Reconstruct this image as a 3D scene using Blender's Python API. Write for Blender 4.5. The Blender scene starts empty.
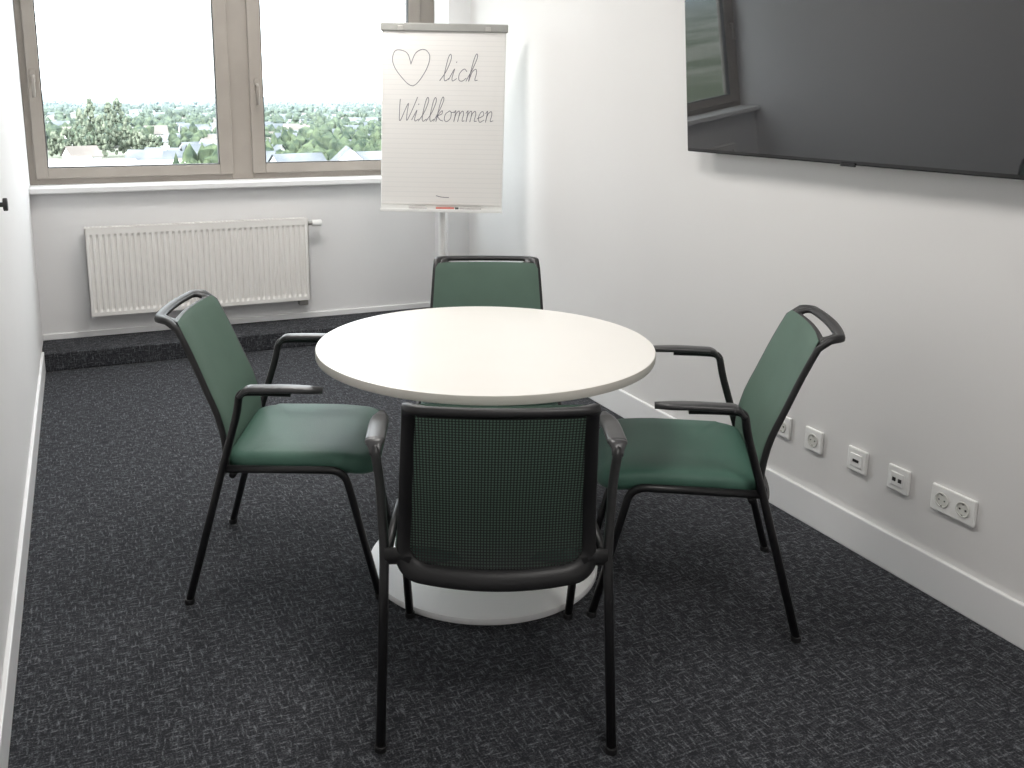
import bpy, bmesh, math, random
from mathutils import Vector, Matrix
random.seed(7)
S=bpy.context.scene
D=bpy.data
S.view_settings.view_transform='Standard'
S.view_settings.look='None'

# ------------------------------------------------------------------ materials
def mat(name,col=(.8,.8,.8),rough=.5,metal=0,spec=.5,bump=None,var=None,coat=0):
    m=D.materials.new(name);m.use_nodes=True;nt=m.node_tree;b=nt.nodes['Principled BSDF']
    b.inputs['Base Color'].default_value=(*col,1);b.inputs['Roughness'].default_value=rough
    b.inputs['Metallic'].default_value=metal;b.inputs['Specular IOR Level'].default_value=spec
    b.inputs['Coat Weight'].default_value=coat
    tc=nt.nodes.new('ShaderNodeTexCoord')
    if bump:
        n=nt.nodes.new('ShaderNodeTexNoise');n.inputs['Scale'].default_value=bump[0];n.inputs['Detail'].default_value=4
        bp=nt.nodes.new('ShaderNodeBump');bp.inputs['Strength'].default_value=bump[1];bp.inputs['Distance'].default_value=bump[2]
        nt.links.new(tc.outputs['Object'],n.inputs['Vector']);nt.links.new(n.outputs['Fac'],bp.inputs['Height']);nt.links.new(bp.outputs['Normal'],b.inputs['Normal'])
    if var:
        n=nt.nodes.new('ShaderNodeTexNoise');n.inputs['Scale'].default_value=var[0];n.inputs['Detail'].default_value=5
        r=nt.nodes.new('ShaderNodeValToRGB');r.color_ramp.elements[0].position=.3;r.color_ramp.elements[1].position=.7
        r.color_ramp.elements[0].color=tuple(c*(1-var[1]) for c in col)+(1,)
        r.color_ramp.elements[1].color=tuple(min(1,c*(1+var[1])) for c in col)+(1,)
        nt.links.new(tc.outputs['Object'],n.inputs['Vector']);nt.links.new(n.outputs['Fac'],r.inputs['Fac']);nt.links.new(r.outputs['Color'],b.inputs['Base Color'])
    return m
M_wall=mat('wall_paint',(.78,.775,.775),.75,bump=(180,.08,.002),var=(1.5,.012))
M_wallR=mat('wall_paint_warm',(.73,.72,.71),.7,bump=(180,.1,.002),var=(1.5,.012))
M_ceil=mat('ceiling_paint',(.8,.8,.79),.9,var=(2,.01))
M_trim=mat('trim_lacquer',(.84,.84,.84),.35,var=(3,.01))
M_frame=mat('window_frame_bronze',(.34,.305,.27),.45,metal=.0,var=(6,.05))
M_gask=mat('gasket_black',(.06,.06,.06),.6,var=(20,.1))
M_table=mat('table_laminate',(.86,.835,.79),.28,bump=(300,.03,.0005),var=(4,.01))
M_tedge=mat('table_edge',(.68,.65,.60),.4,var=(8,.03))
M_base=mat('table_base_powder',(.90,.90,.90),.4,bump=(400,.05,.0005),var=(5,.01))
M_blk=mat('chair_tube_black',(.010,.010,.011),.38,bump=(500,.05,.0005),var=(10,.1))
M_plast=mat('chair_plastic_black',(.013,.013,.014),.45,bump=(700,.1,.0005),var=(10,.1))
M_arm=mat('armrest_plastic',(.05,.05,.052),.33,bump=(600,.08,.0005),var=(12,.1))
M_rad=mat('radiator_enamel',(.84,.82,.79),.4,var=(4,.01))
M_radg=mat('radiator_dark',(.25,.25,.25),.6,var=(4,.05))
M_white=mat('white_plastic',(.86,.86,.84),.3,var=(20,.01))
M_dark=mat('dark_hole',(.03,.03,.03),.6,var=(20,.1))
M_steel=mat('steel_grey',(.42,.41,.39),.35,metal=.6,var=(10,.05))
M_clip=mat('clip_bar_grey',(.33,.33,.31),.45,var=(10,.05))
M_ink=mat('marker_ink',(.17,.17,.19),.8,var=(50,.1))
M_mblk=mat('marker_black_plastic',(.05,.05,.05),.4,var=(50,.1))
M_mgry=mat('marker_grey_plastic',(.4,.38,.37),.4,var=(50,.1))
M_red=mat('marker_red',(.5,.14,.11),.5,var=(20,.1))
M_tvb=mat('tv_bezel',(.012,.012,.013),.25,var=(20,.1))
M_tvs=mat('tv_screen',(.018,.019,.022),.02,spec=1.0,var=(.5,.02))
mat_grey=mat('socket_ring_grey',(.66,.66,.62),.4,var=(20,.02))

def green(name,col,rough,scale,transl=0,spec=.5):
    m=mat(name,col,rough,var=(9,.06),spec=spec);nt=m.node_tree;b=nt.nodes['Principled BSDF']
    tc=nt.nodes['Texture Coordinate']
    v=nt.nodes.new('ShaderNodeTexVoronoi');v.inputs['Scale'].default_value=scale
    bp=nt.nodes.new('ShaderNodeBump');bp.inputs['Strength'].default_value=.3;bp.inputs['Distance'].default_value=.001
    nt.links.new(tc.outputs['Object'],v.inputs['Vector']);nt.links.new(v.outputs['Distance'],bp.inputs['Height']);nt.links.new(bp.outputs['Normal'],b.inputs['Normal'])
    if transl:
        t=nt.nodes.new('ShaderNodeBsdfTranslucent');t.inputs[0].default_value=(*[min(1,c*1.5) for c in col],1)
        mx=nt.nodes.new('ShaderNodeMixShader');mx.inputs[0].default_value=transl;o=nt.nodes['Material Output']
        nt.links.new(b.outputs[0],mx.inputs[1]);nt.links.new(t.outputs[0],mx.inputs[2]);nt.links.new(mx.outputs[0],o.inputs[0])
    return m
M_seat=green('seat_green_vinyl',(.055,.125,.095),.52,350,spec=.35)
M_back=green('backrest_green_fabric',(.120,.190,.150),.65,450,transl=.2,spec=.3)

def netmat():
    m=D.materials.new('backrest_black_net');m.use_nodes=True;nt=m.node_tree;b=nt.nodes['Principled BSDF']
    b.inputs['Base Color'].default_value=(.022,.025,.024,1);b.inputs['Roughness'].default_value=.6
    tc=nt.nodes.new('ShaderNodeTexCoord');sp=nt.nodes.new('ShaderNodeSeparateXYZ');nt.links.new(tc.outputs['Object'],sp.inputs[0])
    def wave(o,k):
        a=nt.nodes.new('ShaderNodeMath');a.operation='MULTIPLY';a.inputs[1].default_value=k;nt.links.new(sp.outputs[o],a.inputs[0])
        s=nt.nodes.new('ShaderNodeMath');s.operation='SINE';nt.links.new(a.outputs[0],s.inputs[0]);return s
    x=wave('X',2*math.pi/.0072);z=wave('Z',2*math.pi/.0072)
    mu=nt.nodes.new('ShaderNodeMath');mu.operation='ADD';nt.links.new(x.outputs[0],mu.inputs[0]);nt.links.new(z.outputs[0],mu.inputs[1])
    g=nt.nodes.new('ShaderNodeMath');g.operation='LESS_THAN';g.inputs[1].default_value=.30;nt.links.new(mu.outputs[0],g.inputs[0])
    nt.links.new(g.outputs[0],b.inputs['Alpha'])
    return m
M_net=netmat()

def carpet():
    m=D.materials.new('carpet_charcoal');m.use_nodes=True;nt=m.node_tree;b=nt.nodes['Principled BSDF'];L=nt.links
    b.inputs['Roughness'].default_value=.95;b.inputs['Specular IOR Level'].default_value=.2
    tc=nt.nodes.new('ShaderNodeTexCoord')
    def mp(sx,sy,sz):
        k=nt.nodes.new('ShaderNodeMapping');k.inputs['Scale'].default_value=(sx,sy,sz);L.new(tc.outputs['Object'],k.inputs['Vector']);return k
    def noise(k,sc,det=2):
        n=nt.nodes.new('ShaderNodeTexNoise');n.inputs['Scale'].default_value=sc;n.inputs['Detail'].default_value=det;L.new(k.outputs[0],n.inputs['Vector']);return n
    n1=noise(mp(30,135,135),1,2);n2=noise(mp(135,30,30),1,2);n3=noise(mp(1,1,1),230,1);n4=noise(mp(1,1,1),1.3,2)
    def math_(op,a,c,v=None):
        k=nt.nodes.new('ShaderNodeMath');k.operation=op
        L.new(a,k.inputs[0])
        if v is None: L.new(c,k.inputs[1])
        else: k.inputs[1].default_value=v
        return k.outputs[0]
    mx=math_('MAXIMUM',n1.outputs['Fac'],n2.outputs['Fac'])
    s=math_('MULTIPLY',n3.outputs['Fac'],None,.48)
    t=math_('ADD',mx,s)
    r=nt.nodes.new('ShaderNodeValToRGB');e=r.color_ramp.elements
    e[0].position=.71;e[0].color=(.023,.024,.028,1);e[1].position=1.02;e[1].color=(.175,.180,.192,1)
    k=e.new(.85);k.color=(.062,.065,.073,1)
    L.new(t,r.inputs['Fac'])
    mixn=nt.nodes.new('ShaderNodeMix');mixn.data_type='RGBA';mixn.blend_type='MULTIPLY';mixn.inputs[0].default_value=.2
    L.new(r.outputs['Color'],mixn.inputs[6]);L.new(n4.outputs['Fac'],mixn.inputs[7])
    L.new(mixn.outputs[2],b.inputs['Base Color'])
    bp=nt.nodes.new('ShaderNodeBump');bp.inputs['Strength'].default_value=.4;bp.inputs['Distance'].default_value=.003
    L.new(t,bp.inputs['Height']);L.new(bp.outputs['Normal'],b.inputs['Normal'])
    return m
M_carpet=carpet()

def paper():
    m=mat('flipchart_paper',(.80,.79,.77),.8);nt=m.node_tree;b=nt.nodes['Principled BSDF'];tc=nt.nodes['Texture Coordinate'];L=nt.links
    w=nt.nodes.new('ShaderNodeTexWave');w.wave_type='BANDS';w.bands_direction='Z';w.inputs['Scale'].default_value=12
    L.new(tc.outputs['Object'],w.inputs['Vector'])
    r=nt.nodes.new('ShaderNodeValToRGB');r.color_ramp.elements[0].position=0;r.color_ramp.elements[0].color=(.75,.74,.72,1);r.color_ramp.elements[1].position=.12;r.color_ramp.elements[1].color=(.80,.785,.76,1)
    L.new(w.outputs['Fac'],r.inputs['Fac']);L.new(r.outputs['Color'],b.inputs['Base Color']);return m
M_paper=paper()

def glass():
    m=D.materials.new('window_glass');m.use_nodes=True;nt=m.node_tree;nt.nodes.clear()
    o=nt.nodes.new('ShaderNodeOutputMaterial');t=nt.nodes.new('ShaderNodeBsdfTransparent');g=nt.nodes.new('ShaderNodeBsdfGlossy');g.inputs['Roughness'].default_value=.02
    t.inputs[0].default_value=(.96,.98,.98,1)
    mx=nt.nodes.new('ShaderNodeMixShader');mx.inputs[0].default_value=.03
    nt.links.new(t.outputs[0],mx.inputs[1]);nt.links.new(g.outputs[0],mx.inputs[2]);nt.links.new(mx.outputs[0],o.inputs[0]);return m
M_glass=glass()
def hazed(name,c1,c2,scale,haze=(.23,.27,.29),d0=250,d1=2900,hmax=.97,k=.25):  # distance haze painted into the base colour, paler with range
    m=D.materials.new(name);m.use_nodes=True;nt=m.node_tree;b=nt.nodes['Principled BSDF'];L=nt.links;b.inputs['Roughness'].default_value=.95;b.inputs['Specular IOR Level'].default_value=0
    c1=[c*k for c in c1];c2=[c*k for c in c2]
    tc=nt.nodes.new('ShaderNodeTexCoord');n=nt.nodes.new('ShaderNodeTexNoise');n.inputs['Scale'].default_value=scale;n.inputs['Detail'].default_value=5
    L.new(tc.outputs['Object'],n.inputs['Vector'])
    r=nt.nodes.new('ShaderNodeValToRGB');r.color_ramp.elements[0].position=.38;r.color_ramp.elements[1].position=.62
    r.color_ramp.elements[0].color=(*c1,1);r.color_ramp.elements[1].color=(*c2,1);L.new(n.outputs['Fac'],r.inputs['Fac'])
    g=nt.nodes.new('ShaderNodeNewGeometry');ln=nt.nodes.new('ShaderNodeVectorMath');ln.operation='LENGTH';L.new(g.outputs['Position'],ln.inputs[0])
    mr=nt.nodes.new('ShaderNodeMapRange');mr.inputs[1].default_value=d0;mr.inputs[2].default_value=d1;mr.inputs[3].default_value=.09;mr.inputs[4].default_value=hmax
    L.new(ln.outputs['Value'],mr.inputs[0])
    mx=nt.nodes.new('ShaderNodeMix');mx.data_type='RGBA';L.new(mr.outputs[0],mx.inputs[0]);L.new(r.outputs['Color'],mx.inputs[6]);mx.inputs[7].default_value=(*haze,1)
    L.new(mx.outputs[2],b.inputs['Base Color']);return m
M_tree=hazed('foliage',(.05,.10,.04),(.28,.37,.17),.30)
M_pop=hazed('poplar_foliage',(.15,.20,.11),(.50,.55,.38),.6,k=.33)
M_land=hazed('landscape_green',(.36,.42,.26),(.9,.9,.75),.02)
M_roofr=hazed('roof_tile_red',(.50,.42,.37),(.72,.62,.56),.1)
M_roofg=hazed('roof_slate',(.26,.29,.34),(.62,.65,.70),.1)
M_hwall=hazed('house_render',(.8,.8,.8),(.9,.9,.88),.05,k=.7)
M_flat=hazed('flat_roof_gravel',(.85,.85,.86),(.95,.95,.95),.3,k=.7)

# ------------------------------------------------------------------ mesh helpers
def obj(name,verts,faces,mats,parent=None,smooth=False,mi=None):
    me=D.meshes.new(name);me.from_pydata([tuple(v) for v in verts],[],faces);me.update()
    for m in (mats if isinstance(mats,(list,tuple)) else [mats]): me.materials.append(m)
    if mi:
        for p,i in zip(me.polygons,mi): p.material_index=i
    bm=bmesh.new();bm.from_mesh(me);bmesh.ops.recalc_face_normals(bm,faces=bm.faces);bm.to_mesh(me);bm.free()
    if smooth:
        for p in me.polygons:p.use_smooth=True
    o=D.objects.new(name,me);S.collection.objects.link(o)
    if parent:o.parent=parent
    return o
def bevel(o,w,seg=2):
    b=o.modifiers.new('bevel','BEVEL');b.width=w;b.segments=seg;b.limit_method='ANGLE';b.angle_limit=math.radians(40);return o
CF=[(0,3,2,1),(4,5,6,7),(0,1,5,4),(1,2,6,5),(2,3,7,6),(3,0,4,7)]
def boxdata(x0,x1,y0,y1,z0,z1):
    return [(x0,y0,z0),(x1,y0,z0),(x1,y1,z0),(x0,y1,z0),(x0,y0,z1),(x1,y0,z1),(x1,y1,z1),(x0,y1,z1)]
def box(name,x0,x1,y0,y1,z0,z1,m,parent=None,bv=0):
    o=obj(name,boxdata(x0,x1,y0,y1,z0,z1),CF,m,parent)
    if bv:bevel(o,bv)
    return o
def boxes(name,lst,m,parent=None,bv=0):
    V=[];F=[]
    for b in lst:
        k=len(V);V+=boxdata(*b);F+=[tuple(i+k for i in f) for f in CF]
    o=obj(name,V,F,m,parent)
    if bv:bevel(o,bv)
    return o
def empty(name,loc=(0,0,0),rz=0):
    e=D.objects.new(name,None);S.collection.objects.link(e);e.location=loc;e.rotation_euler=(0,0,rz);e.empty_display_size=.1;return e
def cat(pts,n=6,closed=False):
    P=[Vector(p) for p in pts];out=[];N=len(P)
    rng=range(N) if closed else range(N-1)
    for i in rng:
        p1,p2=P[i],P[(i+1)%N]
        p0=P[i-1] if (closed or i>0) else p1*2-p2
        p3=P[(i+2)%N] if (closed or i+2<N) else p2*2-p1
        for k in range(n):
            t=k/n;out.append(.5*((2*p1)+(p2-p0)*t+(2*p0-5*p1+4*p2-p3)*t*t+(3*p1-p0-3*p2+p3)*t**3))
    if not closed: out.append(P[-1].copy())
    return out
def fillet(pts,r,n=6):
    P=[Vector(p) for p in pts];out=[P[0]]
    for i in range(1,len(P)-1):
        a,b,c=P[i-1],P[i],P[i+1];d1=(a-b);d2=(c-b);rr=min(r,d1.length*.45,d2.length*.45)
        s=b+d1.normalized()*rr;e=b+d2.normalized()*rr
        for k in range(n+1):
            t=k/n;out.append(s*(1-t)**2+b*2*t*(1-t)+e*t*t)
    out.append(P[-1]);return out
def sweep(name,pts,rx,rz,m,parent=None,up=Vector((1,0,0)),seg=12,radf=None,power=2.):
    P=[Vector(p) for p in pts];V=[];F=[]
    for i,p in enumerate(P):
        t=(P[min(i+1,len(P)-1)]-P[max(i-1,0)]).normalized()
        a=(up-t*up.dot(t)).normalized();b=t.cross(a)
        k=radf(i/(len(P)-1)) if radf else (1,1)
        for j in range(seg):
            an=2*math.pi*j/seg;c,s=math.cos(an),math.sin(an)
            e=2/power
            c=math.copysign(abs(c)**e,c);s=math.copysign(abs(s)**e,s)
            V.append(p+a*(rx*k[0]*c)+b*(rz*k[1]*s))
    for i in range(len(P)-1):
        for j in range(seg):
            F.append((i*seg+j,i*seg+(j+1)%seg,(i+1)*seg+(j+1)%seg,(i+1)*seg+j))
    F.append(tuple(range(seg)));F.append(tuple((len(P)-1)*seg+j for j in range(seg)))
    return obj(name,V,F,m,parent,smooth=True)
def lathe(name,prof,m,loc=(0,0,0),seg=96,parent=None,mi=None,smooth=True):
    V=[];F=[];I=[]
    for r,z in prof:
        for j in range(seg):
            a=2*math.pi*j/seg;V.append((loc[0]+r*math.cos(a),loc[1]+r*math.sin(a),loc[2]+z))
    for i in range(len(prof)-1):
        for j in range(seg):
            F.append((i*seg+j,i*seg+(j+1)%seg,(i+1)*seg+(j+1)%seg,(i+1)*seg+j));I.append(mi[i] if mi else 0)
    F.append(tuple(range(seg)));I.append(0);F.append(tuple((len(prof)-1)*seg+j for j in range(seg)));I.append(0)
    o=obj(name,V,F,m,parent,mi=I)
    if smooth:
        for p in o.data.polygons:
            if len(p.vertices)==4:p.use_smooth=True
        o.modifiers.new('es','EDGE_SPLIT').split_angle=math.radians(35)
    return o
def cyl(name,c,r,h,axis,m,parent=None,seg=24):
    V=[];F=[]
    for e in (-h/2,h/2):
        for j in range(seg):
            a=2*math.pi*j/seg;u,v=r*math.cos(a),r*math.sin(a)
            d={'x':(e,u,v),'y':(u,e,v),'z':(u,v,e)}[axis];V.append((c[0]+d[0],c[1]+d[1],c[2]+d[2]))
    for j in range(seg):F.append((j,(j+1)%seg,seg+(j+1)%seg,seg+j))
    F.append(tuple(range(seg)));F.append(tuple(range(seg,2*seg)))
    o=obj(name,V,F,m,parent);bevel(o,min(r,h)*.15);return o

# ------------------------------------------------------------------ room
XL,XR,YB,YF,ZC=-.263,2.320,5.70,-.9,2.70
YW=5.86
box('floor',XL-.2,XR+.2,YF-.2,YB+.35,-.12,0,M_carpet)
box('ceiling',XL-.2,XR+.2,YF-.2,YB+.35,ZC,ZC+.2,M_ceil)
box('wall_left',XL-.2,XL,YF-.2,YB+.35,0,ZC,M_wall)
box('wall_right',XR,XR+.2,YF-.2,YB+.35,0,ZC,M_wallR)
box('wall_front',XL,XR,YF-.2,YF,0,ZC,M_wall)
box('wall_back',XL,XR,YB,YB+.35,0,.95,M_wall)
box('wall_back_lintel',XL,XR,YB,YB+.35,2.36,ZC,M_wall)
box('wall_back_pier',2.232,XR,YB,YB+.35,.95,2.36,M_wall)
box('wall_back_column',2.175,XR,5.46,YB,0,ZC,M_wall)
bevel(box('trim_1',XL,2.175,5.37,YB,0,.10,M_carpet),.006)
box('baseboard_back',XL,2.175,YB-.012,YB,.10,.135,M_trim,bv=.003)
box('baseboard_left',XL,XL+.014,YF,5.37,0,.115,M_trim,bv=.003)
box('baseboard_right',XR-.016,XR,YF,5.46,0,.127,M_trim,bv=.004)
bevel(box('window_sill',XL,2.175,5.64,YW+.02,.95,.985,M_trim),.006)

# ------------------------------------------------------------------ window
W=empty('window_1')
z0,z1=.985,2.36;gz0,gz1=1.08,2.27
xs=(-.263,-.162,.812,1.091,2.048,2.232)
y0,y1=YW,YW+.07
boxes('outer_frame',[(xs[0],xs[0]+.045,y0,y1,z0,z1),(.885,1.02,y0,y1,z0,z1),(2.12,xs[5],y0,y1,z0,z1),
   (xs[0]+.045,.885,y0,y1,z0,z0+.04),(1.02,2.12,y0,y1,z0,z0+.04),(xs[0]+.045,.885,y0,y1,z1-.04,z1),(1.02,2.12,y0,y1,z1-.04,z1)],M_frame,W,.004)
def sash(n,a,b,c,d):
    t0,t1=z0+.034,z1-.034
    boxes('sash_'+n,[(a,b,y0-.022,y1-.01,t0,t1),(c,d,y0-.022,y1-.01,t0,t1),(b,c,y0-.022,y1-.01,t0,gz0),(b,c,y0-.022,y1-.01,gz1,t1)],M_frame,W,.005)
    g=.006
    boxes('gasket_'+n,[(b,b+g,y0-.016,y0+.02,gz0,gz1),(c-g,c,y0-.016,y0+.02,gz0,gz1),(b+g,c-g,y0-.016,y0+.02,gz0,gz0+g),(b+g,c-g,y0-.016,y0+.02,gz1-g,gz1)],M_gask,W)
    box('glass_'+n,b,c,y0+.012,y0+.018,gz0,gz1,M_glass,W)
sash('a',-.228,-.162,.812,.893);sash('b',1.012,1.091,2.048,2.128)
def handle(n,x,z):
    box('handle_plate_'+n,x-.014,x+.014,y0-.034,y0-.022,z-.035,z+.035,M_frame,W,.003)
    sweep('handle_'+n,fillet([(x,y0-.03,z),(x,y0-.07,z),(x,y0-.07,z-.12)],.015),.010,.008,M_frame,W)
handle('a',-.197,1.60);handle('b',1.052,1.56)

# ------------------------------------------------------------------ radiator
R=empty('radiator');rx0,rx1,ry,rz0,rz1=.005,1.295,5.60,.238,.748
V=[];F=[];n=39;prof=[]
wd=(rx1-rx0-.03)/n
prof.append((rx0,.0));prof.append((rx0+.015,0))
for i in range(n):
    a=rx0+.015+i*wd
    prof+= [(a+wd*.18,0),(a+wd*.34,.009),(a+wd*.66,.009),(a+wd*.82,0)]
prof.append((rx1,0))
zz=[(rz0,0),(rz0+.022,0),(rz0+.04,1),(rz1-.05,1),(rz1-.032,0),(rz1,0)]
for z,k in zz:
    for x,d in prof: V.append((x,ry+d*k,z))
m_=len(prof)
for i in range(len(zz)-1):
    for j in range(m_-1):F.append((i*m_+j,i*m_+j+1,(i+1)*m_+j+1,(i+1)*m_+j))
obj('front_panel',V,F,M_rad,R)
boxes('casing',[(rx0,rx0+.004,ry,ry+.065,rz0,rz1),(rx1-.004,rx1,ry,ry+.065,rz0,rz1),(rx0+.004,rx1-.004,ry+.060,ry+.065,rz0,rz1)],M_rad,R)
boxes('top_grille',[(rx0,rx1,ry-.001,ry+.012,rz1,rz1+.006),(rx0,rx1,ry+.053,ry+.066,rz1,rz1+.006)]+[(rx0+i*.0215,rx0+i*.0215+.008,ry+.012,ry+.053,rz1,rz1+.005) for i in range(60)],M_rad,R)
boxes('brackets',[(rx0+.2,rx0+.23,ry+.065,YB-.001,rz0+.05,rz1-.05),(rx1-.23,rx1-.2,ry+.065,YB-.001,rz0+.05,rz1-.05)],M_radg,R)
cyl('valve_collar',(rx1+.018,ry+.03,rz1-.03),.013,.036,'x',M_steel,R)
cyl('thermostat_valve',(rx1+.06,ry+.03,rz1-.03),.021,.06,'x',M_white,R)
sweep('pipe',fillet([(rx1-.03,ry+.04,rz0+.01),(rx1-.03,ry+.04,rz0-.03),(rx1-.03,YB-.001,rz0-.03)],.02),.010,.010,M_steel,R)
box('valve_block',rx1-.07,rx1-.01,ry+.015,ry+.06,rz0-.035,rz0+.002,M_steel,R,.004)

# ------------------------------------------------------------------ table
TX,TY=1.1244,2.5194
T=empty('round_table',(TX,TY,0))
lathe('table_top',[(.49,.712),(.513,.712),(.5175,.714),(.519,.717),(.519,.736),(.518,.739),(.515,.74)],[M_table,M_tedge],parent=T,mi=[0,1,1,1,1,0],seg=160)
lathe('base_plate',[(.36,0),(.369,.001),(.3703,.004),(.3703,.014),(.368,.019),(.355,.0215),(.08,.026)],M_base,parent=T,seg=128)
lathe('column',[(.075,.024),(.075,.03),(.045,.034),(.045,.69),(.06,.70),(.16,.703),(.16,.712)],M_base,parent=T,seg=48)

# ------------------------------------------------------------------ chairs
PROF=[(.070,.366),(.086,.395),(.096,.43),(.095,.49),(.078,.57),(.047,.65),(.012,.74),(-.018,.808),(-.034,.837),(-.060,.851),(-.095,.855)]
PC=cat([(0,a,b) for a,b in PROF],8)
LEN=[0]
for a,b in zip(PC,PC[1:]): LEN.append(LEN[-1]+(b-a).length)
TOT=LEN[-1]
def prof_at(s):
    s=max(0,min(1,s))*TOT
    for i in range(len(LEN)-1):
        if LEN[i+1]>=s:
            t=(s-LEN[i])/(LEN[i+1]-LEN[i]);p=PC[i].lerp(PC[i+1],t);d=(PC[i+1]-PC[i]).normalized();return p,Vector((0,d.z,-d.y))
    return PC[-1],Vector((0,1,0))
def hw(s): return .240-.033*s
def bpt(x,s,off=0):
    # bottom edge bows downward in the middle
    if s<.4: s=s+.032*x*x*(1-s/.4)
    p,n=prof_at(s);k=x*hw(s)
    curve=.026*x*x*(1-.2*s)
    return Vector((k,p.y+curve,p.z))+n*off
def rr(hx,sy0,sy1,rx0_,ry0_,rx1_,ry1_,n=8):
    out=[]
    for cx_,cy_,a0,rx,ry in ((hx-rx1_,sy1-ry1_,0,rx1_,ry1_),(-hx+rx1_,sy1-ry1_,90,rx1_,ry1_),(-hx+rx0_,sy0+ry0_,180,rx0_,ry0_),(hx-rx0_,sy0+ry0_,270,rx0_,ry0_)):
        for k in range(n+1):
            a=math.radians(a0+90*k/n);out.append((cx_+rx*math.cos(a),cy_+ry*math.sin(a)))
    res=[]
    for i in range(len(out)):
        p,q=out[i],out[(i+1)%len(out)]
        k=12 if (i%(n+1))==n else 1
        for j in range(k):res.append((p[0]+(q[0]-p[0])*j/k,p[1]+(q[1]-p[1])*j/k))
    return res
def ring(name,A,B,th,m,C):
    N=len(A);V=[];F=[];K=7
    for (ax,as_),(bx,bs) in zip(A,B):
        mx,ms=(ax*.5+bx*.5),(as_*.5+bs*.5);ox,os_=ax*.93+bx*.07,as_*.93+bs*.07
        V+= [bpt(ax,as_,0),bpt(ox,os_,th*.8),bpt(mx,ms,th),bpt(bx,bs,th*.7),bpt(bx,bs,-th*.7),bpt(mx,ms,-th),bpt(ox,os_,-th*.8)]
    for i in range(N):
        j=(i+1)%N
        for k in range(K):
            F.append((i*K+k,i*K+(k+1)%K,j*K+(k+1)%K,j*K+k))
    return obj(name,V,F,m,C,smooth=True)
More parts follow.
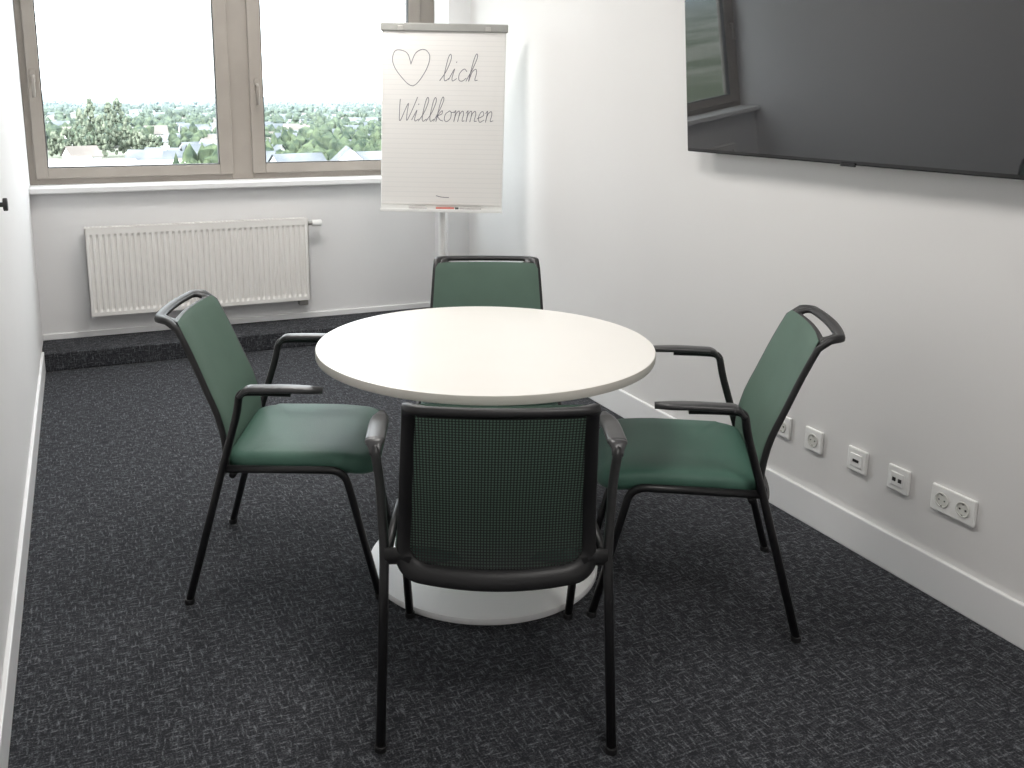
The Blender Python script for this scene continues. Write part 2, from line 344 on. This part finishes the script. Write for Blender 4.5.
def chair(loc,ang):
    C=empty('conference_armchair',(loc[0],loc[1],0),ang)
    ring('backrest_frame',rr(1.0,0,1,.24,.09,.15,.065),rr(.86,.088,.958,.20,.065,.14,.05),.010,M_plast,C)
    ring('handle_surround',rr(.90,.852,.968,.10,.03,.12,.05),rr(.74,.900,.950,.10,.0247,.10,.0247),.007,M_plast,C)
    def panel(name,hx,s0,s1,off,m,rx=.18,ry=.065,thick=0):
        V=[];F=[];nr,nc=30,20
        for i in range(nr+1):
            s=s0+(s1-s0)*i/nr
            d=min(s-s0,s1-s);f=hx
            if d<ry and (s<.5): f=hx-rx*(1-math.sqrt(max(0,1-((ry-d)/ry)**2)))
            elif d<ry*.3: f=hx-.05*(1-math.sqrt(max(0,1-((ry*.3-d)/(ry*.3))**2)))
            for j in range(nc+1):
                x=-f+2*f*j/nc;edge=1-max(abs(x)/hx,0)**8
                V.append(bpt(x,s,off+ (thick*edge if thick else 0)))
        for i in range(nr):
            for j in range(nc):
                k=i*(nc+1)+j;F.append((k,k+1,k+nc+2,k+nc+1))
        o=obj(name,V,F,m,C,smooth=True)
        return o
    panel('backrest_upholstery',.95,.055,.886,.010,M_back,thick=.006)
    panel('backrest_net',.89,.072,.880,-.003,M_net)
    def seatloop(hx,ya,yb,r,z,drop):
        out=[]
        for cx_,cy_,a0,rr_ in ((hx-r,yb-r,0,r),(-hx+r,yb-r,90,r),(-hx+r,ya+r,180,r),(hx-r,ya+r,270,r)):
            for k in range(9):
                a=math.radians(a0+90*k/8);out.append((cx_+r*math.cos(a),cy_+r*math.sin(a)))
        pts=[]
        for i,p in enumerate(out):
            q=out[(i+1)%36]
            kk=6 if i%9==8 else 1
            for j in range(kk):pts.append((p[0]+(q[0]-p[0])*j/kk,p[1]+(q[1]-p[1])*j/kk))
        V=[]
        for x,y in pts:
            t=(y-.09)/.48
            zz=z-drop*(max(0,t-.55)/.45)**2*.022+.004*(abs(x)/.24)**2 - (.004 if t<.2 else 0)
            V.append(Vector((x,y,zz)))
        return V
    YA=.114
    lay=[(.205,YA+.03,.53,.05,.402,1),(.228,YA+.012,.552,.06,.405,1),(.238,YA+.003,.562,.065,.414,1),(.242,YA,.567,.07,.428,1),(.239,YA+.003,.563,.07,.444,1),(.230,YA+.012,.554,.065,.455,1),(.21,YA+.03,.534,.06,.461,1),(.15,.19,.47,.05,.462,.9),(.08,.24,.40,.04,.460,.6)]
    V=[];F=[]
    for l in lay:V+=seatloop(*l)
    n=len(seatloop(*lay[0]))
    for i in range(len(lay)-1):
        for j in range(n):F.append((i*n+j,i*n+(j+1)%n,(i+1)*n+(j+1)%n,(i+1)*n+j))
    F.append(tuple(range(n)));F.append(tuple((len(lay)-1)*n+j for j in range(n)))
    obj('seat_cushion',V,F,M_seat,C,smooth=True)
    box('seat_pan',-.2,.2,.14,.52,.385,.405,M_plast,C,.008)
    for sg,nm in ((-1,'left'),(1,'right')):
        pts=fillet([(sg*.267,0,.006),(sg*.262,.122,.44),(sg*.276,.172,.60),(sg*.288,.185,.668),(sg*.290,.235,.670),(sg*.292,.33,.668)],.05,5)
        sweep('rear_leg_'+nm,pts,.0115,.0115,M_blk,C,up=Vector((1,0,0)))
        ap=[Vector(p) for p in fillet([(sg*.2865,.183,.655),(sg*.290,.205,.679),(sg*.292,.32,.680),(sg*.290,.420,.675)],.03,5)]
        ap=cat(ap,2)
        def rf(t):
            e=min(1,t/.35*.45+.55)
            if t>.93: e*=math.sqrt(max(.12,1-((t-.93)/.07)**2))
            return (e,min(1,.75+t))
        sweep('armrest_'+nm,ap,.024,.0095,M_arm,C,up=Vector((1,0,0)),seg=20,radf=rf,power=2.8)
        sweep('front_leg_'+nm,fillet([(sg*.258,.125,.425),(sg*.248,.47,.418),(sg*.231,.567,.006)],.045,6),.0115,.0115,M_blk,C,up=Vector((1,0,0)))
        cyl('foot_cap_rear_'+nm,(sg*.267,.001,.008),.0145,.016,'z',M_plast,C)
        cyl('foot_cap_front_'+nm,(sg*.231,.567,.008),.0145,.016,'z',M_plast,C)
        sweep('back_bracket_'+nm,[bpt(sg*.85,.085,0),bpt(sg*.97,.10,0),Vector((sg*.262,.116,.430))],.010,.022,M_plast,C,up=Vector((0,1,0)))
    sweep('crossbar_front',[(-.245,.45,.408),(.245,.45,.408)],.010,.010,M_blk,C,up=Vector((0,1,0)))
    sweep('crossbar_rear',[(-.257,.145,.405),(.257,.145,.405)],.010,.010,M_blk,C,up=Vector((0,1,0)))
    return C
chair((.7934,1.6925),-.3941)
chair((.3127,2.8673),-1.9634)
chair((1.8962,2.0122),1.0248)
chair((1.458,3.255),2.75)

# ------------------------------------------------------------------ TV
TV=empty('wall_tv',(2.24,3.066,1.279));TV.rotation_euler=(0,-math.radians(5.2),0)
tw,thh=1.67,.95
box('housing',0,.03,-tw,0,0,thh,M_tvb,TV,.004)
box('rear_bulge',.03,.05,-tw+.3,-.3,.12,.62,M_tvb,TV,.01)
box('screen',-.002,.001,-tw+.008,-.008,.014,thh-.008,M_tvs,TV)
box('logo_bar',-.004,.002,-tw/2-.03,-tw/2+.03,-.004,.008,M_tvb,TV,.001)
box('wall_mount',.05,.10,-tw/2-.25,-tw/2+.25,.30,.45,M_dark,TV)

# ------------------------------------------------------------------ outlets
def outlet(y,kind):
    z=.313;w=.150 if kind=='double' else .081
    E=empty('wall_outlet' if kind in('single','double') else 'network_outlet',(XR,y,z))
    box('plate',-.011,0,-w/2,w/2,-.0405,.0405,M_white,E,.004)
    cs=[-.0355,.0355] if kind=='double' else [0]
    for c in cs:
        if kind in('single','double'):
            V=[];F=[];sg=32;pr=[(.0235,-.0115),(.0225,-.0135),(.0205,-.0135),(.0195,-.0112),(.0,-.0111)]
            for r,x in pr:
                for j in range(sg):
                    a=2*math.pi*j/sg;V.append((x,c+r*math.cos(a),r*math.sin(a)))
            for i in range(len(pr)-1):
                for j in range(sg):F.append((i*sg+j,i*sg+(j+1)%sg,(i+1)*sg+(j+1)%sg,(i+1)*sg+j))
            obj('socket_ring',V,F,mat_grey,E)
            for dy in (-.0095,.0095):cyl('pin_hole',(-.0115,c+dy,0),.0026,.002,'x',M_dark,E,12)
            boxes('earth_clips',[(-.0135,-.011,c-.002,c+.002,.015,.019),(-.0135,-.011,c-.002,c+.002,-.019,-.015)],M_steel,E)
        elif kind=='net':
            box('insert',-.014,-.010,-.025,.025,-.022,.022,M_white,E,.002)
            boxes('jacks',[(-.0155,-.013,-.017,-.005,-.007,.005),(-.0155,-.013,.005,.017,-.007,.005)],M_dark,E)
        else:
            box('insert',-.014,-.010,-.025,.025,-.022,.022,M_white,E,.002)
            boxes('jacks',[(-.0155,-.013,-.012,.012,-.005,.004)],M_dark,E)
outlet(1.784,'double');outlet(1.982,'net');outlet(2.150,'hdmi');outlet(2.348,'single');outlet(2.504,'single')
K=empty('coat_hook',(XL,3.46,1.125))
cyl('stem',(.010,0,0),.008,.02,'x',M_dark,K);cyl('knob',(.026,0,0),.022,.014,'x',M_dark,K)

# ------------------------------------------------------------------ flipchart
FC=empty('flipchart',(1.850,4.743,0),-.389)
BD=D.objects.new('board_group',None);S.collection.objects.link(BD);BD.parent=FC;BD.location=(-.003,0,.87);BD.rotation_euler=(-math.radians(3),math.radians(.9),0)
bw=.335
box('board',-bw,bw,0,.018,0,1.0,M_white,BD,.004)
box('paper_pad',-bw+.004,bw-.004,-.012,0,.035,.985,M_paper,BD,.002)
box('clip_bar',-bw-.008,bw+.008,-.022,.006,.962,1.005,M_clip,BD,.006)
boxes('clip_knobs',[(-.25,-.22,-.026,-.02,.965,.99),(.22,.25,-.026,-.02,.965,.99)],M_steel,BD,.003)
boxes('pen_tray',[(-bw,bw,-.045,0,-.004,.006),(-bw,bw,-.048,-.044,-.004,.014)],M_white,BD,.002)
for nm,x,l,m_k in (('marker_red',.02,.10,M_red),('marker_black',-.13,.10,M_mgry),('marker_dark',.16,.12,M_mgry),('marker_cap_dark',.085,.02,M_mblk)):
    cyl(nm,(x,-.030,.015),.009,l,'x',m_k,BD)
sweep('pole',[(0,.035,.03),(0,.035,1.35)],.020,.020,M_white,FC,up=Vector((1,0,0)),seg=20)
boxes('pole_bracket',[(-.06,.06,.012,.05,.97,1.1)],M_steel,FC,.004)
for i in range(5):
    a=2*math.pi*i/5+.3
    sweep('base_leg_%d'%i,[(0,.035,.075),(.16*math.cos(a),.035+.16*math.sin(a),.065),(.27*math.cos(a),.035+.27*math.sin(a),.05)],.014,.012,M_steel,FC,up=Vector((0,0,1)))
    cyl('caster_%d'%i,(.27*math.cos(a),.035+.27*math.sin(a),.025),.025,.02,'x',M_dark,FC)
G={'l':([(0,0),(.5,.8),(.75,1.8),(.55,2.2),(.38,1.8),(.38,.5),(.6,0),(1,.2)],1.0),
'i':([(0,.1),(.4,1),(.35,.3),(.5,0),(.9,.2)],.9),
'c':([(1,.8),(.6,1),(.2,.6),(.3,.1),(.7,0),(1.1,.25)],1.15),
'h':([(0,0),(.5,1.2),(.68,2),(.48,2.25),(.33,1.6),(.3,0),(.45,.7),(.8,1),(1,.7),(1,.1),(1.3,.1)],1.35),
'k':([(0,0),(.5,1.2),(.68,2),(.48,2.25),(.33,1.6),(.3,0),(.4,.6),(.8,1),(.85,.7),(.4,.5),(.8,.15),(1.2,.05)],1.2),
'o':([(.6,1),(.15,.7),(.15,.2),(.5,0),(.9,.3),(.85,.8),(.6,1),(.9,.85),(1.2,.9)],1.2),
'm':([(0,.8),(.2,1),(.25,0),(.3,.7),(.6,1),(.75,.7),(.75,0),(.8,.7),(1.1,1),(1.3,.7),(1.3,.1),(1.6,.1)],1.6),
'e':([(0,.3),(.7,.6),(.6,.95),(.3,.9),(.15,.4),(.45,0),(.95,.2)],.95),
'n':([(0,.8),(.2,1),(.25,0),(.3,.7),(.65,1),(.85,.7),(.85,.1),(1.2,.15)],1.2),
'W':([(0,2.0),(.25,.9),(.6,0),(1.0,1.2),(1.2,1.6),(1.3,.7),(1.5,.05),(1.9,1.1),(2.2,2.2)],2.1)}
strokes=[]
def word(w,x0,width,zb,xh):
    tot=sum(G[c][1] for c in w);k=width/tot;x=x0
    for c in w:
        g,adv=G[c];strokes.append([(x+p[0]*k+p[1]*xh*.22,zb+p[1]*xh) for p in g])
        if c=='i':strokes.append([(x+.5*k+xh*.3,zb+1.5*xh),(x+.55*k+xh*.3,zb+1.6*xh)])
        x+=adv*k
word('lich',-.02,.205,.705,.064)
word('Willkommen',-.258,.530,.488,.058)
strokes.append([(-.175,.79),(-.20,.85),(-.26,.86),(-.275,.80),(-.235,.73),(-.165,.675),(-.10,.75),(-.075,.83),(-.105,.868),(-.15,.85),(-.178,.79)])
strokes.append([(-.03,.085),(.0,.078),(.04,.076)])
V=[];F=[]
for st in strokes:
    P=cat([(p[0],0,p[1]) for p in st],5);q=.0018
    for i in range(len(P)-1):
        d=(P[i+1]-P[i]);
        if d.length<1e-6: continue
        d=d.normalized();n_=Vector((-d.z,0,d.x))*q;e=d*q*.4;k=len(V)
        a,b=P[i]-e,P[i+1]+e
        for pt in (a-n_,b-n_,b+n_,a+n_): V.append(Vector((pt.x,-.0126-.00001*(i%7),pt.z)))
        F.append((k,k+1,k+2,k+3))
obj('handwriting',V,F,M_ink,BD)

# ------------------------------------------------------------------ outside
ZG=-22
V=[(-3000,30,ZG),(5000,30,ZG),(5000,7000,ZG),(-3000,7000,ZG)]
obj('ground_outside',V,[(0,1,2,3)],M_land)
def ico(sub=1):
    bm=bmesh.new();bmesh.ops.create_icosphere(bm,subdivisions=sub,radius=1);v=[x.co.copy() for x in bm.verts];f=[tuple(q.index for q in x.verts) for x in bm.faces];bm.free();return v,f
IV,IF=ico(2);IV1,IF1=ico(1)
def blob(V,F,c,rx,rz,near):
    v,f=(IV,IF) if near else (IV1,IF1)
    k=len(V);ph=random.random()*9
    for p in v:
        j=1+.22*math.sin(p.x*5+ph)*math.cos(p.y*4+ph*2)+.15*math.sin(p.z*7+ph)+random.uniform(-.15,.15)
        V.append((c[0]+p.x*rx*j,c[1]+p.y*rx*j,c[2]+p.z*rz*j))
    F+= [tuple(i+k for i in q) for q in f]
V=[];F=[]
for i in range(4200):
    y=150*math.exp(random.random()*2.85);t=random.uniform(-.12,.55);x=y*t
    if y<262 and ((-.05<t<.09) or (.17<t<.36)): continue
    if 250<y<450 and -15<x<38: continue
    r=random.uniform(2.0,4.2)*(1+y/1500);h=random.uniform(3,7)*(1+y/3500)
    for k in range(6 if y<600 else 3):
        blob(V,F,(x+random.uniform(-r,r)*.8,y+random.uniform(-r,r)*.8,ZG+h*random.uniform(.5,1.25)),r*random.uniform(.4,.75),h*random.uniform(.3,.6),False)
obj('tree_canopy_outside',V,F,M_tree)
V=[];F=[]
for cx,h,rb in ((2,19,2.6),(6,23,2.8),(9.5,17,2.6),(13,22,2.6),(16.5,23.5,2.9),(20,16,2.8),(24,11,3.2),(-3,12,3.2),(29,9,3),(-8,10,3)):
    yy=400+random.uniform(-6,6)
    for k in range(60):
        f=random.random()**.8;rad=rb*(math.sin(math.pi*min(.97,f*.82+.15))**.7)
        an=random.random()*6.283;q=math.sqrt(random.random())
        blob(V,F,(cx+rad*q*math.cos(an),yy+rad*q*math.sin(an),ZG+1.0+(h-1.5)*f),random.uniform(.5,.95),random.uniform(.7,1.4),False)
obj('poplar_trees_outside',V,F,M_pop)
V=[];F=[];n=80
for i in range(n+1):
    x=-900+i*60;h=10+16*math.sin(i*.13+1)+9*math.sin(i*.41)+4*math.sin(i*1.3)
    V+= [(x,3000,ZG),(x,3400,ZG+28+max(0,h)),(x,4200,ZG+24+max(0,h))]
for i in range(n):
    k=i*3;F+=[(k,k+3,k+4,k+1),(k+1,k+4,k+5,k+2)]
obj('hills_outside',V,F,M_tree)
def houses(name,lst,roofm):
    V=[];F=[];I=[]
    for x,y,w,d,h,rh,rot in lst:
        k=len(V);c,s=math.cos(rot),math.sin(rot)
        pts=[(-w,-d,0),(w,-d,0),(w,d,0),(-w,d,0),(-w,-d,h),(w,-d,h),(w,d,h),(-w,d,h),(-w,0,h+rh),(w,0,h+rh),(-w-.5,-d-.6,h-.4),(w+.5,-d-.6,h-.4),(w+.5,d+.6,h-.4),(-w-.5,d+.6,h-.4),(-w-.5,0,h+rh+.1),(w+.5,0,h+rh+.1)]
        V+=[(x+a*c-b*s,y+a*s+b*c,ZG+z) for a,b,z in pts]
        fs=[(0,1,5,4),(1,2,6,5),(2,3,7,6),(3,0,4,7),(4,7,8),(5,9,6),(10,11,15,14),(12,13,14,15)]
        F+=[tuple(i+k for i in f) for f in fs];I+=[0]*6+[1]*2
    return obj(name,V,F,[M_hwall,roofm],mi=I)
def rnd(n):
    L=[]
    for i in range(n):
        y=230*math.exp(random.random()*2.2);t=random.uniform(-.1,.5)
        if y<290 and (-.05<t<.09 or .17<t<.36):continue
        if 300<y<450 and -15<y*t<38: continue
        L.append((y*t,y,random.uniform(3.5,6),random.uniform(3,4),random.uniform(4.5,7.5),random.uniform(2.5,3.8),random.uniform(-.8,.8)))
    return L
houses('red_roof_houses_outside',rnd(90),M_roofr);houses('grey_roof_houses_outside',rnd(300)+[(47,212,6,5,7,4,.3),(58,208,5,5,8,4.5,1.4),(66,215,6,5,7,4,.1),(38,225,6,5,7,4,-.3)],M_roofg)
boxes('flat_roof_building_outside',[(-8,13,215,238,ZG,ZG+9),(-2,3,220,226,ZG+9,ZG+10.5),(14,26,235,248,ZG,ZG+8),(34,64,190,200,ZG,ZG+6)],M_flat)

# ------------------------------------------------------------------ lights
def area(name,loc,sx,sy,e,col,parent=None):
    l=D.lights.new(name,'AREA');l.shape='RECTANGLE';l.size=sx;l.size_y=sy;l.energy=e;l.color=col
    o=D.objects.new(name,l);S.collection.objects.link(o);o.location=loc
    if parent:o.parent=parent
    return o
M_fill=mat('fill_diffuser',(.9,.9,.9),.5)  # glowing face of the added fill panels
M_fill.node_tree.nodes['Principled BSDF'].inputs['Emission Color'].default_value=(1,.97,.93,1)
M_fill.node_tree.nodes['Principled BSDF'].inputs['Emission Strength'].default_value=2.
for (x,y,e) in ((1.03,.6,20),(1.03,2.6,17),(1.03,4.5,28)):  # fill panels added out of view to brighten the room and back wall
    E=empty('ceiling_fill_panel',(x,y,ZC))
    boxes('housing',[(-.32,.32,-.32,-.30,-.03,0),(-.32,.32,.30,.32,-.03,0),(-.32,-.30,-.30,.30,-.03,0),(.30,.32,-.30,.30,-.03,0)],M_trim,E)
    box('diffuser',-.30,.30,-.30,.30,-.018,-.002,M_fill,E)
    area('fill_lamp',(0,0,-.035),.6,.6,e,(1,.965,.93),E)
sun=D.lights.new('sun','SUN');sun.energy=8.0;sun.angle=math.radians(1.5);sun.color=(1,.96,.9)
so=D.objects.new('sun',sun);S.collection.objects.link(so);so.location=(0,-20,40);so.rotation_euler=(math.radians(55),0,math.radians(-55))
w=D.worlds.new('World');S.world=w;w.use_nodes=True;bg=w.node_tree.nodes['Background'];bg.inputs[0].default_value=(.93,.965,1,1);bg.inputs[1].default_value=7.2

# ------------------------------------------------------------------ camera
cam=D.cameras.new('camera');co=D.objects.new('camera',cam);S.collection.objects.link(co);S.camera=co
cam.sensor_fit='HORIZONTAL';cam.sensor_width=36;cam.lens=36*920.67/1024
cam.shift_x=(512-457.27)/1024;cam.shift_y=(293.87-384)/1024
cam.clip_start=.02;cam.clip_end=9000
co.matrix_world=Matrix.Translation((0,0,1.48))@Matrix.Rotation(-.3889,4,'Z')@Matrix.Rotation(math.pi/2-.2089,4,'X')@Matrix.Rotation(.0029,4,'Z')
